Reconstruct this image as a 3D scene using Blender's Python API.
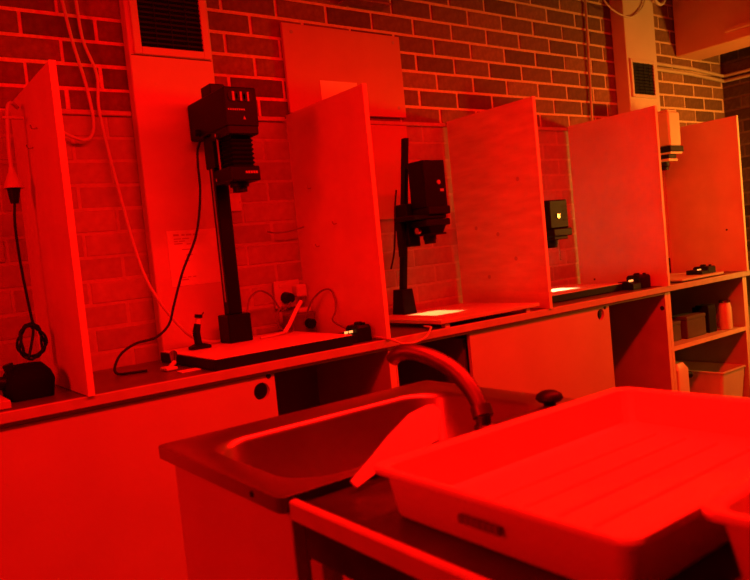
import bpy, math, random
from mathutils import Vector, Matrix
random.seed(7)
scene = bpy.context.scene
for o in list(bpy.data.objects): bpy.data.objects.remove(o, do_unlink=True)
col = scene.collection

# ------------------------------------------------------------------ camera
CAM = Vector((-0.267, -2.695, 1.2343))
RGT = Vector((0.79533763, -0.59833302, -0.09713728))
UPV = Vector((0.10920396, -0.01619416, 0.99388744))
FWD = Vector((0.59624873, 0.80108386, -0.05246051))
FPX = 725.2
cd = bpy.data.cameras.new('camera')
cam = bpy.data.objects.new('camera', cd); col.objects.link(cam)
cam.matrix_world = Matrix(((RGT.x, UPV.x, -FWD.x, CAM.x), (RGT.y, UPV.y, -FWD.y, CAM.y), (RGT.z, UPV.z, -FWD.z, CAM.z), (0, 0, 0, 1)))
cd.sensor_fit = 'HORIZONTAL'; cd.sensor_width = 36.0; cd.lens = FPX * 36.0 / 750.0
cd.clip_start = 0.02
cd.dof.use_dof = True; cd.dof.focus_distance = 3.0; cd.dof.aperture_fstop = 5.6
scene.camera = cam

# ------------------------------------------------------------------ world, exposure
w = bpy.data.worlds.new('world'); scene.world = w; w.use_nodes = True
w.node_tree.nodes['Background'].inputs[0].default_value = (1.0, 0.01, 0.004, 1)
w.node_tree.nodes['Background'].inputs[1].default_value = 0.004
vs = scene.view_settings
vs.view_transform = 'Standard'; vs.look = 'None'; vs.gamma = 1.0; vs.use_curve_mapping = False
vs.exposure = -0.12

# ------------------------------------------------------------------ lights: red ceiling safelights, amber wall safelight
RED = (1.0, 0.0024, 0.0014)
AMBER = (1.0, 0.36, 0.035)
def area(name, loc, sx, sy, power, color, rot=(0, 0, 0), spread=180):
    l = bpy.data.lights.new(name, 'AREA'); l.shape = 'RECTANGLE'; l.size = sx; l.size_y = sy
    l.energy = power; l.color = color
    l.spread = math.radians(spread)
    o = bpy.data.objects.new(name, l); col.objects.link(o); o.location = loc; o.rotation_euler = rot
    return o
area('red_box_glow', (-1.88, -1.50, 2.00), 0.60, 0.45, 46, RED, Vector((1.0, 0.22, -0.22)).to_track_quat('-Z', 'Z').to_euler())
area('red_tube_glow', (1.70, -1.80, 2.40), 3.8, 0.10, 168, RED, (math.radians(6), 0, 0))
area('amber_glow', (4.93, -1.75, 1.45), 0.22, 0.28, 33, AMBER, (math.radians(90), 0, math.radians(20)), 118)

# ------------------------------------------------------------------ materials
MATS = {}
def mat(name, c, rough=0.6, metal=0.0, var=0.0, scale=18.0, bump=0.0, rnd=0.0, spec=0.5, detail=4.0, stretch=None, trans=0.0):
    m = bpy.data.materials.new(name); m.use_nodes = True
    nt = m.node_tree; b = nt.nodes['Principled BSDF']
    b.inputs['Roughness'].default_value = rough; b.inputs['Metallic'].default_value = metal
    b.inputs['Specular IOR Level'].default_value = spec
    if trans: b.inputs['Transmission Weight'].default_value = trans
    c4 = (c[0], c[1], c[2], 1)
    b.inputs['Base Color'].default_value = c4
    if var or bump or rnd:
        tc = nt.nodes.new('ShaderNodeTexCoord')
        n = nt.nodes.new('ShaderNodeTexNoise'); n.inputs['Scale'].default_value = scale; n.inputs['Detail'].default_value = detail
        if stretch:
            mp = nt.nodes.new('ShaderNodeMapping'); mp.inputs['Scale'].default_value = stretch
            nt.links.new(tc.outputs['Object'], mp.inputs['Vector']); nt.links.new(mp.outputs[0], n.inputs['Vector'])
        else:
            nt.links.new(tc.outputs['Object'], n.inputs['Vector'])
        mr = nt.nodes.new('ShaderNodeMapRange')
        mr.inputs['From Min'].default_value = 0.3; mr.inputs['From Max'].default_value = 0.7
        mr.inputs['To Min'].default_value = 1 - var; mr.inputs['To Max'].default_value = 1 + var
        nt.links.new(n.outputs['Fac'], mr.inputs['Value'])
        fac = mr.outputs[0]
        if rnd:
            oi = nt.nodes.new('ShaderNodeObjectInfo')
            m2 = nt.nodes.new('ShaderNodeMapRange'); m2.inputs['To Min'].default_value = 1 - rnd; m2.inputs['To Max'].default_value = 1 + rnd
            nt.links.new(oi.outputs['Random'], m2.inputs['Value'])
            mu = nt.nodes.new('ShaderNodeMath'); mu.operation = 'MULTIPLY'
            nt.links.new(fac, mu.inputs[0]); nt.links.new(m2.outputs[0], mu.inputs[1]); fac = mu.outputs[0]
        mx = nt.nodes.new('ShaderNodeVectorMath'); mx.operation = 'SCALE'; mx.inputs[0].default_value = c
        nt.links.new(fac, mx.inputs['Scale']); nt.links.new(mx.outputs[0], b.inputs['Base Color'])
        if bump:
            bp = nt.nodes.new('ShaderNodeBump'); bp.inputs['Strength'].default_value = bump; bp.inputs['Distance'].default_value = 0.004
            nt.links.new(n.outputs['Fac'], bp.inputs['Height']); nt.links.new(bp.outputs[0], b.inputs['Normal'])
    MATS[name] = m
    return m
M_brick = mat('bare_brick', (0.195, 0.098, 0.045), 0.85, var=0.22, scale=40, bump=0.5, rnd=0.38)
M_mortar = mat('mortar', (0.74, 0.50, 0.30), 0.9, var=0.12, scale=60, bump=0.3)
M_pbrick = mat('painted_brick', (0.40, 0.34, 0.27), 0.6, var=0.12, scale=30, bump=0.35, rnd=0.12)
M_pmortar = mat('painted_mortar', (0.50, 0.42, 0.33), 0.6, var=0.1, scale=40, bump=0.2)
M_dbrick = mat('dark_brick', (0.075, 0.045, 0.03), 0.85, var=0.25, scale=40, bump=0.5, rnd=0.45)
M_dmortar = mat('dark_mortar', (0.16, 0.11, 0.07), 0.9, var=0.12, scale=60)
M_white = mat('white_paint', (0.66, 0.60, 0.50), 0.5, var=0.04, scale=5)
M_sinkp = mat('sink_panel_enamel', (0.60, 0.55, 0.48), 0.45, var=0.04, scale=6)
M_wall = mat('plain_wall', (0.22, 0.19, 0.16), 0.8, var=0.05, scale=3)
M_board = mat('partition_paint', (0.76, 0.68, 0.55), 0.55, var=0.08, scale=6, bump=0.05)
M_edge = mat('board_edge', (0.72, 0.62, 0.46), 0.55, var=0.08, scale=20)
M_wboard = mat('wall_board_paint', (0.54, 0.26, 0.16), 0.55, var=0.05, scale=6)
M_wtedge = mat('worktop_edge', (0.46, 0.44, 0.35), 0.55, var=0.08, scale=20)
M_ply = mat('plywood', (0.68, 0.56, 0.40), 0.6, var=0.14, scale=5, stretch=(1, 1, 6))
M_door = mat('door_laminate', (0.54, 0.49, 0.42), 0.45, var=0.05, scale=5)
M_top = mat('counter_dark', (0.10, 0.085, 0.07), 0.35, var=0.2, scale=12)
M_carc = mat('carcass', (0.42, 0.36, 0.29), 0.6, var=0.08, scale=8)
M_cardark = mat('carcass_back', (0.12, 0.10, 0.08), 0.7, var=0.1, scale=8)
M_black = mat('black_metal', (0.006, 0.0055, 0.0055), 0.45, var=0.15, scale=40, spec=0.15)
M_black2 = mat('black_plastic', (0.005, 0.0048, 0.0048), 0.5, var=0.15, scale=40, spec=0.25)
M_rub = mat('black_bellows', (0.003, 0.003, 0.003), 0.8, var=0.1, scale=30, spec=0.15)
M_grey = mat('grey_mark', (0.42, 0.38, 0.34), 0.5)
M_cream = mat('cream_enamel', (0.74, 0.66, 0.5), 0.4, var=0.04, scale=8)
M_bb = mat('baseboard_white', (0.74, 0.70, 0.62), 0.4, var=0.05, scale=8)
M_bb2 = mat('baseboard_wood', (0.52, 0.45, 0.35), 0.5, var=0.08, scale=8)
M_bbside = mat('baseboard_edge', (0.006, 0.0055, 0.005), 0.6, var=0.2, scale=30, spec=0.2)
M_paper = mat('paper', (0.85, 0.82, 0.76), 0.7, var=0.03, scale=15)
M_ink = mat('ink', (0.52, 0.46, 0.40), 0.7)
M_steel = mat('stainless_steel', (0.40, 0.37, 0.34), 0.34, metal=1.0, var=0.12, scale=7, bump=0.02)
M_wet = mat('wet_steel', (0.028, 0.024, 0.022), 0.32, metal=0.0, spec=0.2, var=0.55, scale=11, detail=6)  # blotchy tone painted in for patchy reflections on the wet steel
M_chrome = mat('chrome', (0.6, 0.57, 0.52), 0.2, metal=1.0, var=0.08, scale=20)
M_tap = mat('tap_metal', (0.15, 0.13, 0.12), 0.45, metal=1.0, var=0.1, scale=20)
M_tray = mat('tray_plastic', (0.80, 0.76, 0.7), 0.35, var=0.02, scale=4)
M_cordw = mat('white_cord', (0.62, 0.57, 0.5), 0.55, var=0.05, scale=30)
M_cordb = mat('black_cord', (0.008, 0.007, 0.007), 0.55, var=0.1, scale=30, spec=0.25)
M_cordg = mat('grey_cord', (0.20, 0.18, 0.16), 0.55, var=0.1, scale=30)
M_dark = mat('void_shadow_black', (0.006, 0.006, 0.006), 0.8, var=0.1, scale=30)  # black painted in for the darkness inside vent and small holes
M_pipe = mat('painted_pipe', (0.55, 0.45, 0.33), 0.45, var=0.06, scale=20)
M_tin = mat('grey_tin', (0.085, 0.075, 0.06), 0.5, var=0.1, scale=15)
M_tub = mat('white_tub', (0.66, 0.62, 0.52), 0.4, var=0.04, scale=10)
M_floor = mat('floor_vinyl', (0.16, 0.13, 0.11), 0.5, var=0.12, scale=5)
M_bulk = mat('bulkhead_paint', (0.80, 0.40, 0.22), 0.6, var=0.06, scale=5)
def glass(name, c, rough=0.05):
    m = bpy.data.materials.new(name); m.use_nodes = True
    b = m.node_tree.nodes['Principled BSDF']; b.inputs['Base Color'].default_value = (*c, 1)
    b.inputs['Roughness'].default_value = rough; b.inputs['Transmission Weight'].default_value = 0.4; b.inputs['IOR'].default_value = 1.45
    return m
M_glass = glass('jar_glass', (1.0, 0.92, 0.75))
def emit(name, c, s):
    m = bpy.data.materials.new(name); m.use_nodes = True
    b = m.node_tree.nodes['Principled BSDF']; b.inputs['Base Color'].default_value = (*c, 1)
    b.inputs['Emission Color'].default_value = (*c, 1); b.inputs['Emission Strength'].default_value = s
    return m
M_led = emit('lit_display', (1.0, 0.42, 0.10), 1.6)
M_redtube = emit('red_tube', (1.0, 0.006, 0.003), 1.5)
M_ambtube = emit('amber_glass', (1.0, 0.2, 0.02), 2.0)

# ------------------------------------------------------------------ mesh helpers
class MB:
    def __init__(s): s.v = []; s.f = []; s.smooth = False
    def add(s, vs, fs):
        n = len(s.v); s.v += [tuple(p) for p in vs]; s.f += [tuple(i + n for i in f) for f in fs]; return s
    def box(s, x0, x1, y0, y1, z0, z1, c=0.0):
        if x0 > x1: x0, x1 = x1, x0
        if y0 > y1: y0, y1 = y1, y0
        if z0 > z1: z0, z1 = z1, z0
        if c <= 0:
            return s.add([(x0,y0,z0),(x1,y0,z0),(x1,y1,z0),(x0,y1,z0),(x0,y0,z1),(x1,y0,z1),(x1,y1,z1),(x0,y1,z1)],
                         [(0,3,2,1),(4,5,6,7),(0,1,5,4),(1,2,6,5),(2,3,7,6),(3,0,4,7)])
        c = min(c, (x1-x0)*.45, (y1-y0)*.45, (z1-z0)*.45)
        vs = []; idx = {}
        X = (x0, x1); Y = (y0, y1); Z = (z0, z1)
        for i in (0,1):
            for j in (0,1):
                for k in (0,1):
                    sx = c if i == 0 else -c; sy = c if j == 0 else -c; sz = c if k == 0 else -c
                    idx[i,j,k,'x'] = len(vs); vs.append((X[i], Y[j]+sy, Z[k]+sz))
                    idx[i,j,k,'y'] = len(vs); vs.append((X[i]+sx, Y[j], Z[k]+sz))
                    idx[i,j,k,'z'] = len(vs); vs.append((X[i]+sx, Y[j]+sy, Z[k]))
        fs = []
        for i in (0,1): fs.append([idx[i,0,0,'x'],idx[i,1,0,'x'],idx[i,1,1,'x'],idx[i,0,1,'x']])
        for j in (0,1): fs.append([idx[0,j,0,'y'],idx[1,j,0,'y'],idx[1,j,1,'y'],idx[0,j,1,'y']])
        for k in (0,1): fs.append([idx[0,0,k,'z'],idx[1,0,k,'z'],idx[1,1,k,'z'],idx[0,1,k,'z']])
        for i in (0,1):
            for j in (0,1): fs.append([idx[i,j,0,'x'],idx[i,j,1,'x'],idx[i,j,1,'y'],idx[i,j,0,'y']])
        for i in (0,1):
            for k in (0,1): fs.append([idx[i,0,k,'x'],idx[i,1,k,'x'],idx[i,1,k,'z'],idx[i,0,k,'z']])
        for j in (0,1):
            for k in (0,1): fs.append([idx[0,j,k,'y'],idx[1,j,k,'y'],idx[1,j,k,'z'],idx[0,j,k,'z']])
        for i in (0,1):
            for j in (0,1):
                for k in (0,1): fs.append([idx[i,j,k,'x'],idx[i,j,k,'y'],idx[i,j,k,'z']])
        ctr = Vector(((x0+x1)/2,(y0+y1)/2,(z0+z1)/2)); out = []
        for f in fs:
            a, b, d = (Vector(vs[f[q]]) for q in (0,1,2))
            nrm = (b-a).cross(d-a); m_ = sum((Vector(vs[q]) for q in f), Vector())/len(f) - ctr
            out.append(f if nrm.dot(m_) > 0 else f[::-1])
        return s.add(vs, out)
    def loft(s, loops, cap0=True, cap1=True, close=False):
        n = len(loops[0]); base = len(s.v); vs = [p for lp in loops for p in lp]; fs = []
        m = len(loops)
        for a in range(m if close else m-1):
            b = (a+1) % m
            for i in range(n):
                j = (i+1) % n
                fs.append((a*n+i, a*n+j, b*n+j, b*n+i))
        if not close:
            if cap0: fs.append(tuple(range(n-1, -1, -1)))
            if cap1: fs.append(tuple((m-1)*n+i for i in range(n)))
        return s.add(vs, fs)
    def cyl(s, p0, p1, r0, r1=None, n=20, cap0=True, cap1=True):
        if r1 is None: r1 = r0
        p0 = Vector(p0); p1 = Vector(p1); d = (p1-p0).normalized()
        a = d.orthogonal().normalized(); b = d.cross(a)
        lp = []
        for p, r in ((p0, r0), (p1, r1)):
            lp.append([tuple(p + a*r*math.cos(2*math.pi*i/n) + b*r*math.sin(2*math.pi*i/n)) for i in range(n)])
        return s.loft(lp, cap0, cap1)
    def lathe(s, prof, cx, cy, n=24, cap0=True, cap1=True):
        lp = [[(cx+r*math.cos(2*math.pi*i/n), cy+r*math.sin(2*math.pi*i/n), z) for i in range(n)] for r, z in prof]
        return s.loft(lp, cap0, cap1)
    def tube(s, pts, r, n=8, sub=6, rads=None):
        P = [Vector(p) for p in pts]; Q = []; Rr = []
        if sub > 1 and len(P) > 2:
            for i in range(len(P)-1):
                p0 = P[max(i-1,0)]; p1 = P[i]; p2 = P[i+1]; p3 = P[min(i+2,len(P)-1)]
                for k in range(sub):
                    t = k/sub
                    Q.append(0.5*((2*p1)+(p2-p0)*t+(2*p0-5*p1+4*p2-p3)*t*t+(3*p1-p0-3*p2+p3)*t**3))
                    Rr.append(r if rads is None else rads[i]*(1-t)+rads[i+1]*t)
            Q.append(P[-1]); Rr.append(r if rads is None else rads[-1])
        else: Q = P; Rr = [r]*len(P)
        d = (Q[1]-Q[0]).normalized(); a = d.orthogonal().normalized(); lp = []
        for i, q in enumerate(Q):
            t = (Q[min(i+1,len(Q)-1)]-Q[max(i-1,0)])
            if t.length < 1e-9: t = d
            t.normalize(); a = (a - t*a.dot(t))
            if a.length < 1e-6: a = t.orthogonal()
            a.normalize(); b = t.cross(a)
            lp.append([tuple(q + a*Rr[i]*math.cos(2*math.pi*k/n) + b*Rr[i]*math.sin(2*math.pi*k/n)) for k in range(n)])
        return s.loft(lp)
    def prism(s, pts, axis, a0, a1):
        def P(u, v, a): return {'x': (a,u,v), 'y': (u,a,v), 'z': (u,v,a)}[axis]
        return s.loft([[P(u,v,a0) for u,v in pts], [P(u,v,a1) for u,v in pts]])
    def build(s, name, m, parent=None, smooth=False, loc=None):
        off = Vector((0,0,0))
        if parent is not None:
            p = parent
            while p is not None: off += p.location; p = p.parent
        L = Vector(loc) if loc is not None else Vector((0,0,0))
        me = bpy.data.meshes.new(name)
        me.from_pydata([tuple(Vector(p)-off-L) for p in s.v], [], s.f); 
        import bmesh
        bm = bmesh.new(); bm.from_mesh(me); bmesh.ops.recalc_face_normals(bm, faces=bm.faces); bm.to_mesh(me); bm.free()
        me.materials.append(m)
        if smooth:
            for p in me.polygons: p.use_smooth = True
            try: me.set_sharp_from_angle(angle=math.radians(40))
            except Exception: pass
        o = bpy.data.objects.new(name, me); col.objects.link(o)
        o.location = L
        if parent is not None: o.parent = parent
        return o
def rrect(x0, x1, y0, y1, r, z, n=6):
    pts = []
    for cx, cy, a0 in ((x1-r, y1-r, 0), (x0+r, y1-r, 90), (x0+r, y0+r, 180), (x1-r, y0+r, 270)):
        for k in range(n+1):
            a = math.radians(a0 + 90*k/n); pts.append((cx+r*math.cos(a), cy+r*math.sin(a), z))
    return pts
def tag(o, label=None, cat=None, group=None, kind=None):
    if label: o['label'] = label
    if cat: o['category'] = cat
    if group: o['group'] = group
    if kind: o['kind'] = kind
    return o
def thing(name, label, cat, loc, group=None):
    o = bpy.data.objects.new(name, None); o.empty_display_size = 0.05; col.objects.link(o); o.location = loc
    return tag(o, label, cat, group)
def B(name, m, parent, *a, c=0.0): return MB().box(*a, c=c).build(name, m, parent)
def proj(p):
    v = Vector(p) - CAM; z = v.dot(FWD)
    return (375 + FPX*v.dot(RGT)/z, 290 - FPX*v.dot(UPV)/z)

# ------------------------------------------------------------------ dimensions
ZC = 0.906          # worktop height
YF = -0.566         # worktop front
ZA = 2.1728         # one bed joint of the brickwork
PIT, CRS = 0.2538, 0.086
XR = 5.06           # right-hand wall
DIVX = [0.294, 1.3625, 2.2867, 3.2373, 4.079]
DT = 0.018; ZD = 1.845
ZP = ZA - 4*CRS     # paint line

# ------------------------------------------------------------------ setting
fl = B('floor', M_floor, None, -2.2, XR+.2, -4.2, 0.2, -0.1, 0.0); tag(fl, 'dark vinyl darkroom floor', 'floor', kind='structure')
ce = B('ceiling', M_wall, None, -2.2, XR+.2, -4.2, 0.2, 2.95, 3.05); tag(ce, 'plain painted ceiling above the darkroom', 'ceiling', kind='structure')
wl = B('wall_left', M_wall, None, -2.2, -2.0, -4.2, 0.2, 0.0, 2.95); tag(wl, 'plain wall at the end of the worktop', 'wall', kind='structure')
wf = B('wall_front', M_wall, None, -2.0, XR, -4.2, -4.0, 0.0, 2.95); tag(wf, 'plain wall behind the sinks', 'wall', kind='structure')

def brick_mesh(name, L, m, depth=0.03, cut=0.0, H=None, axis='x'):
    h = H or (CRS-0.0135); l = L
    mb = MB(); ch = 0.004
    # bevelled slab whose face looks to -y, origin at its centre on the mortar plane
    lo = [[(-l/2,0,-h/2),(l/2,0,-h/2),(l/2,0,h/2),(-l/2,0,h/2)],
          [(-l/2,-.002,-h/2),(l/2,-.002,-h/2),(l/2,-.002,h/2),(-l/2,-.002,h/2)],
          [(-l/2+ch,-.0045,-h/2+ch),(l/2-ch,-.0045,-h/2+ch),(l/2-ch,-.0045,h/2-ch),(-l/2+ch,-.0045,h/2-ch)]]
    if axis == 'r':   # face looks to -x (right wall)
        lo = [[(y, -x, z) for x, y, z in lp] for lp in lo]
    mb.loft(lo, cap0=False)
    me = bpy.data.meshes.new(name); me.from_pydata(mb.v, [], mb.f)
    import bmesh
    bm = bmesh.new(); bm.from_mesh(me); bmesh.ops.recalc_face_normals(bm, faces=bm.faces)
    bm.to_mesh(me); bm.free(); me.materials.append(m)
    return me
# mortar slab of the back wall: bare above the paint line, painted below it
wb = MB().box(-2.0, XR+.2, 0.0, 0.2, ZP, 2.95).build('wall_back', M_mortar)
tag(wb, 'brick wall behind the enlargers, bare above and painted pale below', 'wall', kind='structure')
lowm = MB().box(-2.0, XR+.2, 0.0, 0.2, 0.0, ZP-.0005).build('painted_mortar', M_pmortar, wb)
occl = [(x-DT, x, -.573, 0, ZC, ZD) for x in DIVX] + [(.69,1.017,-.06,0,ZC,2.95), (3.735,4.065,-.1,0,ZC,2.95), (1.366,2.006,-.02,0,1.856,2.236), (4.45,4.75,-2,0,2.34,2.95),
        (.885,1.01,-.38,-.1,1.71,1.86), (1.39,2.02,-.012,0,1.35,1.83)]
def hidden(p):
    d = Vector(p) - CAM
    for x0,x1,y0,y1,z0,z1 in occl:
        t0, t1 = 0.0, 0.985
        for a, lo, hi in ((0,x0,x1),(1,y0,y1),(2,z0,z1)):
            if abs(d[a]) < 1e-9:
                if CAM[a] < lo or CAM[a] > hi: t0 = 2
                continue
            ta = (lo-CAM[a])/d[a]; tb = (hi-CAM[a])/d[a]
            if ta > tb: ta, tb = tb, ta
            t0 = max(t0, ta); t1 = min(t1, tb)
        if t0 < t1: return True
    return False
def vis_area(c, hx, hz):
    n = 0
    for i in (-.8,-.4,0,.4,.8):
        for k in (-.7,0,.7):
            p = (c[0]+i*hx, c[1], c[2]+k*hz); u, v = proj(p)
            if 0 <= u <= 750 and 0 <= v <= 580 and not hidden(p): n += 1
    v = Vector(c)-CAM
    return n/15.0 / (v.length_squared) * abs(v.normalized()[1])
cand = []
r = -7
while True:
    z1 = ZA - r*CRS; z0 = z1 - CRS
    if z1 <= ZC - .02: break
    if z0 < 2.93:
        off = 2.121 if r % 2 == 0 else 2.247
        k = math.floor((-0.6-off)/PIT)
        x = off + k*PIT
        while x < XR:
            xa, xb = x+.0068, min(x+PIT-.0068, XR)
            if xb - xa > .03:
                c = ((xa+xb)/2, 0.0, (z0+z1)/2)
                cand.append((vis_area(c, (xb-xa)/2, CRS/2), c, round(xb-xa, 3), r))
            x += PIT
    r += 1
cand.sort(key=lambda t: -t[0])
meshes = {}
rest = {True: MB(), False: MB()}
nb = 0
for a, c, l, r in cand:
    painted = r >= 4
    z0 = c[2]
    key = (l, painted)
    if a > 0 and nb < 300:
        if key not in meshes: meshes[key] = brick_mesh('brick', l+(.006 if painted else 0), M_pbrick if painted else M_brick, H=(CRS-.0075 if painted else None))
        o = bpy.data.objects.new('brick', meshes[key]); col.objects.link(o)
        o.parent = wb; o.location = (c[0]+random.uniform(-.0015,.0015), random.uniform(-.0012, .0012)+(.003 if painted else 0), c[2]+random.uniform(-.001,.001))
        o.rotation_euler = (0, random.uniform(-.004,.004), 0); nb += 1
    else:
        h = (CRS-.0135)/2
        rest[painted].box(c[0]-l/2, c[0]+l/2, -.007, .002, c[2]-h, c[2]+h, c=.003)
for pnt in (True, False):
    if rest[pnt].v:
        o = rest[pnt].build('brick_courses', M_pbrick if pnt else M_brick, wb); o['kind'] = 'stuff'
# right wall
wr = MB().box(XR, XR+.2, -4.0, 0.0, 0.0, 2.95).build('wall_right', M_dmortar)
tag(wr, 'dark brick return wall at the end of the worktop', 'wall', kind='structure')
rb = MB(); cnt = 0
for r in range(-7, 14):
    z1 = ZA - r*CRS
    y = 0.0 if r % 2 == 0 else .125
    while y > -4.0:
        ya, yb = min(y, 0)-.0055, y-PIT+.0055
        l = round(ya-yb, 3); c = (XR, (ya+yb)/2, z1-CRS/2)
        if l > .05:
            u, v = proj(c)
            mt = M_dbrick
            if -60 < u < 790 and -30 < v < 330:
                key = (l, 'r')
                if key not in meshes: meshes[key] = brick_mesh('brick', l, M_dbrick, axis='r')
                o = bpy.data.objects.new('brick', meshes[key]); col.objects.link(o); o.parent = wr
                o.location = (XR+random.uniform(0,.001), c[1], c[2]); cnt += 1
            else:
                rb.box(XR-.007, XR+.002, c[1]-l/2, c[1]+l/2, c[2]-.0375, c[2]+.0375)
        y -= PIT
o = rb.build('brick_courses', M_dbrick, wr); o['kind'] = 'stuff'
# thin timber rail along the paint line
for i, (a, b) in enumerate([(.30,.688),(1.02,1.343),(1.37,2.266),(2.29,3.217),(3.24,3.733)]):
    o = MB().box(a, b, -.016, -.004, ZP-.008, ZP+.010, c=.002).build('trim_%d' % (i+1), M_pmortar)
    tag(o, 'thin painted rail along the top of the painted brick', 'trim', kind='structure')
# ceiling bulkhead
bk = MB().box(4.45, 4.75, -2.0, -.009, 2.345, 2.945, c=.004).build('trim_6', M_bulk)
tag(bk, 'boxed bulkhead beam running out from the brick wall under the ceiling', 'beam', kind='structure')
MB().box(4.415, 4.45, -1.9, -.36, 2.400, 2.428, c=.004).build('ledge', M_bulk, bk)

# ------------------------------------------------------------------ ventilation shafts
def shaft(label, x0, x1, yf, vx0, vx1, vz0, vz1, nslat, seam):
    t = thing('ventilation_shaft', label, 'shaft', ((x0+x1)/2, -.05, ZC))
    B('casing', M_white, t, x0, x1, yf, -.009, ZC+.001, 2.945, c=.003)
    fr = MB(); y0 = yf-.012; b = .028 if seam else .020
    fz0, fz1 = vz0-b, vz1+b
    fr.box(vx0-b, vx0, y0, yf+.001, fz0, fz1, c=.002).box(vx1, vx1+b, y0, yf+.001, fz0, fz1, c=.002)
    fr.box(vx0, vx1, y0, yf+.001, fz0, vz0, c=.002).box(vx0, vx1, y0, yf+.001, vz1, fz1, c=.002)
    f = fr.build('vent_frame', M_white, t)
    B('vent_shadow_sheet', M_dark, t, vx0, vx1, yf-.002, yf+.0005, vz0, vz1)  # flat black sheet in place of the shadowed hollow behind the slats
    n = nslat
    for i in range(n):
        z = vz0 + (i+.5)*(vz1-vz0)/n
        MB().prism([(yf-.011, z-.003), (yf-.0102, z-.0045), (yf-.003, z+.003), (yf-.0038, z+.0045)], 'x', vx0, vx1).build('slat', M_black, t)
    for i in range(1, 4):
        x = vx0 + i*(vx1-vx0)/4
        B('mullion', M_black, t, x-.0015, x+.0015, yf-.0118, yf-.0095, vz0, vz1)
    if seam:
        B('panel_seam', M_dark, t, x0+.006, x1-.006, yf-.0006, yf+.0004, fz0-.004, fz0-.0015)
    return t
shaft('tall white boxed shaft with a louvred vent behind the largest enlarger', .690, 1.017, -.060, .735, .978, 2.066, 2.40, 18, True)
shaft('tall white boxed shaft with a small square vent near the bulkhead beam', 3.735, 4.065, -.10, 3.778, 4.00, 2.042, 2.235, 10, False)

# ------------------------------------------------------------------ worktop, partitions
wt = thing('worktop', 'long dark bench top with pale front edge under the enlargers', 'worktop', (2.2, -.28, ZC-.03))
B('slab', M_top, wt, -1.9, XR-.012, -.55, -.009, ZC-.028, ZC)
B('front_edge', M_wtedge, wt, -1.9, XR-.012, YF, -.55, ZC-.030, ZC+.0005, c=.002)
DL = ['partition board beside the black coiled cord, a pair of small hooks on its face',
      'partition board overlapping the wall board, between the two black enlargers',
      'knotty plywood partition board between the two lit baseboards',
      'partition board between the square-vent shaft and the half-hidden black enlarger',
      'end partition board behind the cream enlarger head']
for i, x in enumerate(DIVX):
    ZT = ZD - (.022 if i == 4 else 0)
    t = thing('partition_board', DL[i], 'partition', (x-DT/2, -.29, ZC+.001), 'upright boards dividing the bench into bays')
    m = M_ply if i == 2 else M_board
    yb = -.018
    MB().box(x-DT, x, -.572, yb, ZC+.001, ZT, c=.0015).build('panel', m, t)
    B('edge_band', M_edge, t, x-DT-.0006, x+.0006, -.5745, -.571, ZC+.001, ZT+.0006)
    def hook(y, z):
        MB().tube([(x-DT+.001, y, z), (x-DT-.014, y, z-.002), (x-DT-.019, y, z+.010)], .0022, 6, 4).build('hook', M_chrome, t, True)
    if i == 0: hook(-.36, 1.70); hook(-.28, 1.655)
    if i == 1: hook(-.32, 1.36); hook(-.18, 1.28); hook(-.16, 1.52)
    if i == 2:
        for y, z in ((-.30,1.26),(-.40,1.14),(-.16,1.30),(-.45,1.5),(-.22,1.06)):
            MB().cyl((x-DT-.0006, y, z), (x-DT+.0004, y, z), .010, n=12).build('knot', M_carc, t)
    if i == 3: MB().cyl((x-DT-.002, -.12, .955), (x-DT+.0004, -.12, .955), .006, n=10).build('screw', M_black, t)
    if i == 4: MB().cyl((x-DT-.002, -.47, 1.16), (x-DT+.0004, -.47, 1.16), .006, n=10).build('screw', M_black, t)

# ------------------------------------------------------------------ cabinets under the worktop
ZK = ZC - .032
def door_panel(x0, x1, z0, z1, y0, y1, hx, hz, r, n=24):
    mb = MB(); q = r*1.5
    xs = [x0, hx-q, hx+q, x1]; zs = [z0, hz-q, hz+q, z1]
    V = {}
    def vid(x, y, z):
        k = (round(x,5), round(y,5), round(z,5))
        if k not in V: V[k] = len(mb.v); mb.v.append((x,y,z))
        return V[k]
    for y in (y0, y1):
        for a in range(3):
            for b in range(3):
                if a == 1 and b == 1: continue
                mb.f.append((vid(xs[a],y,zs[b]), vid(xs[a+1],y,zs[b]), vid(xs[a+1],y,zs[b+1]), vid(xs[a],y,zs[b+1])))
        for i in range(n):
            def sq(t):
                c, s = math.cos(t), math.sin(t); k = q/max(abs(c), abs(s)); return hx+c*k, hz+s*k
            t0, t1 = 2*math.pi*i/n, 2*math.pi*(i+1)/n
            a0, a1 = sq(t0), sq(t1)
            mb.f.append((vid(hx+r*math.cos(t0),y,hz+r*math.sin(t0)), vid(hx+r*math.cos(t1),y,hz+r*math.sin(t1)), vid(a1[0],y,a1[1]), vid(a0[0],y,a0[1])))
    for i in range(n):
        t0, t1 = 2*math.pi*i/n, 2*math.pi*(i+1)/n
        mb.f.append((vid(hx+r*math.cos(t0),y0,hz+r*math.sin(t0)), vid(hx+r*math.cos(t1),y0,hz+r*math.sin(t1)), vid(hx+r*math.cos(t1),y1,hz+r*math.sin(t1)), vid(hx+r*math.cos(t0),y1,hz+r*math.sin(t0))))
    per = [(x0,z0),(x1,z0),(x1,z1),(x0,z1)]
    for i in range(4):
        a, b = per[i], per[(i+1)%4]
        mb.f.append((vid(a[0],y0,a[1]), vid(b[0],y0,b[1]), vid(b[0],y1,b[1]), vid(a[0],y1,a[1])))
    return mb
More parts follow.
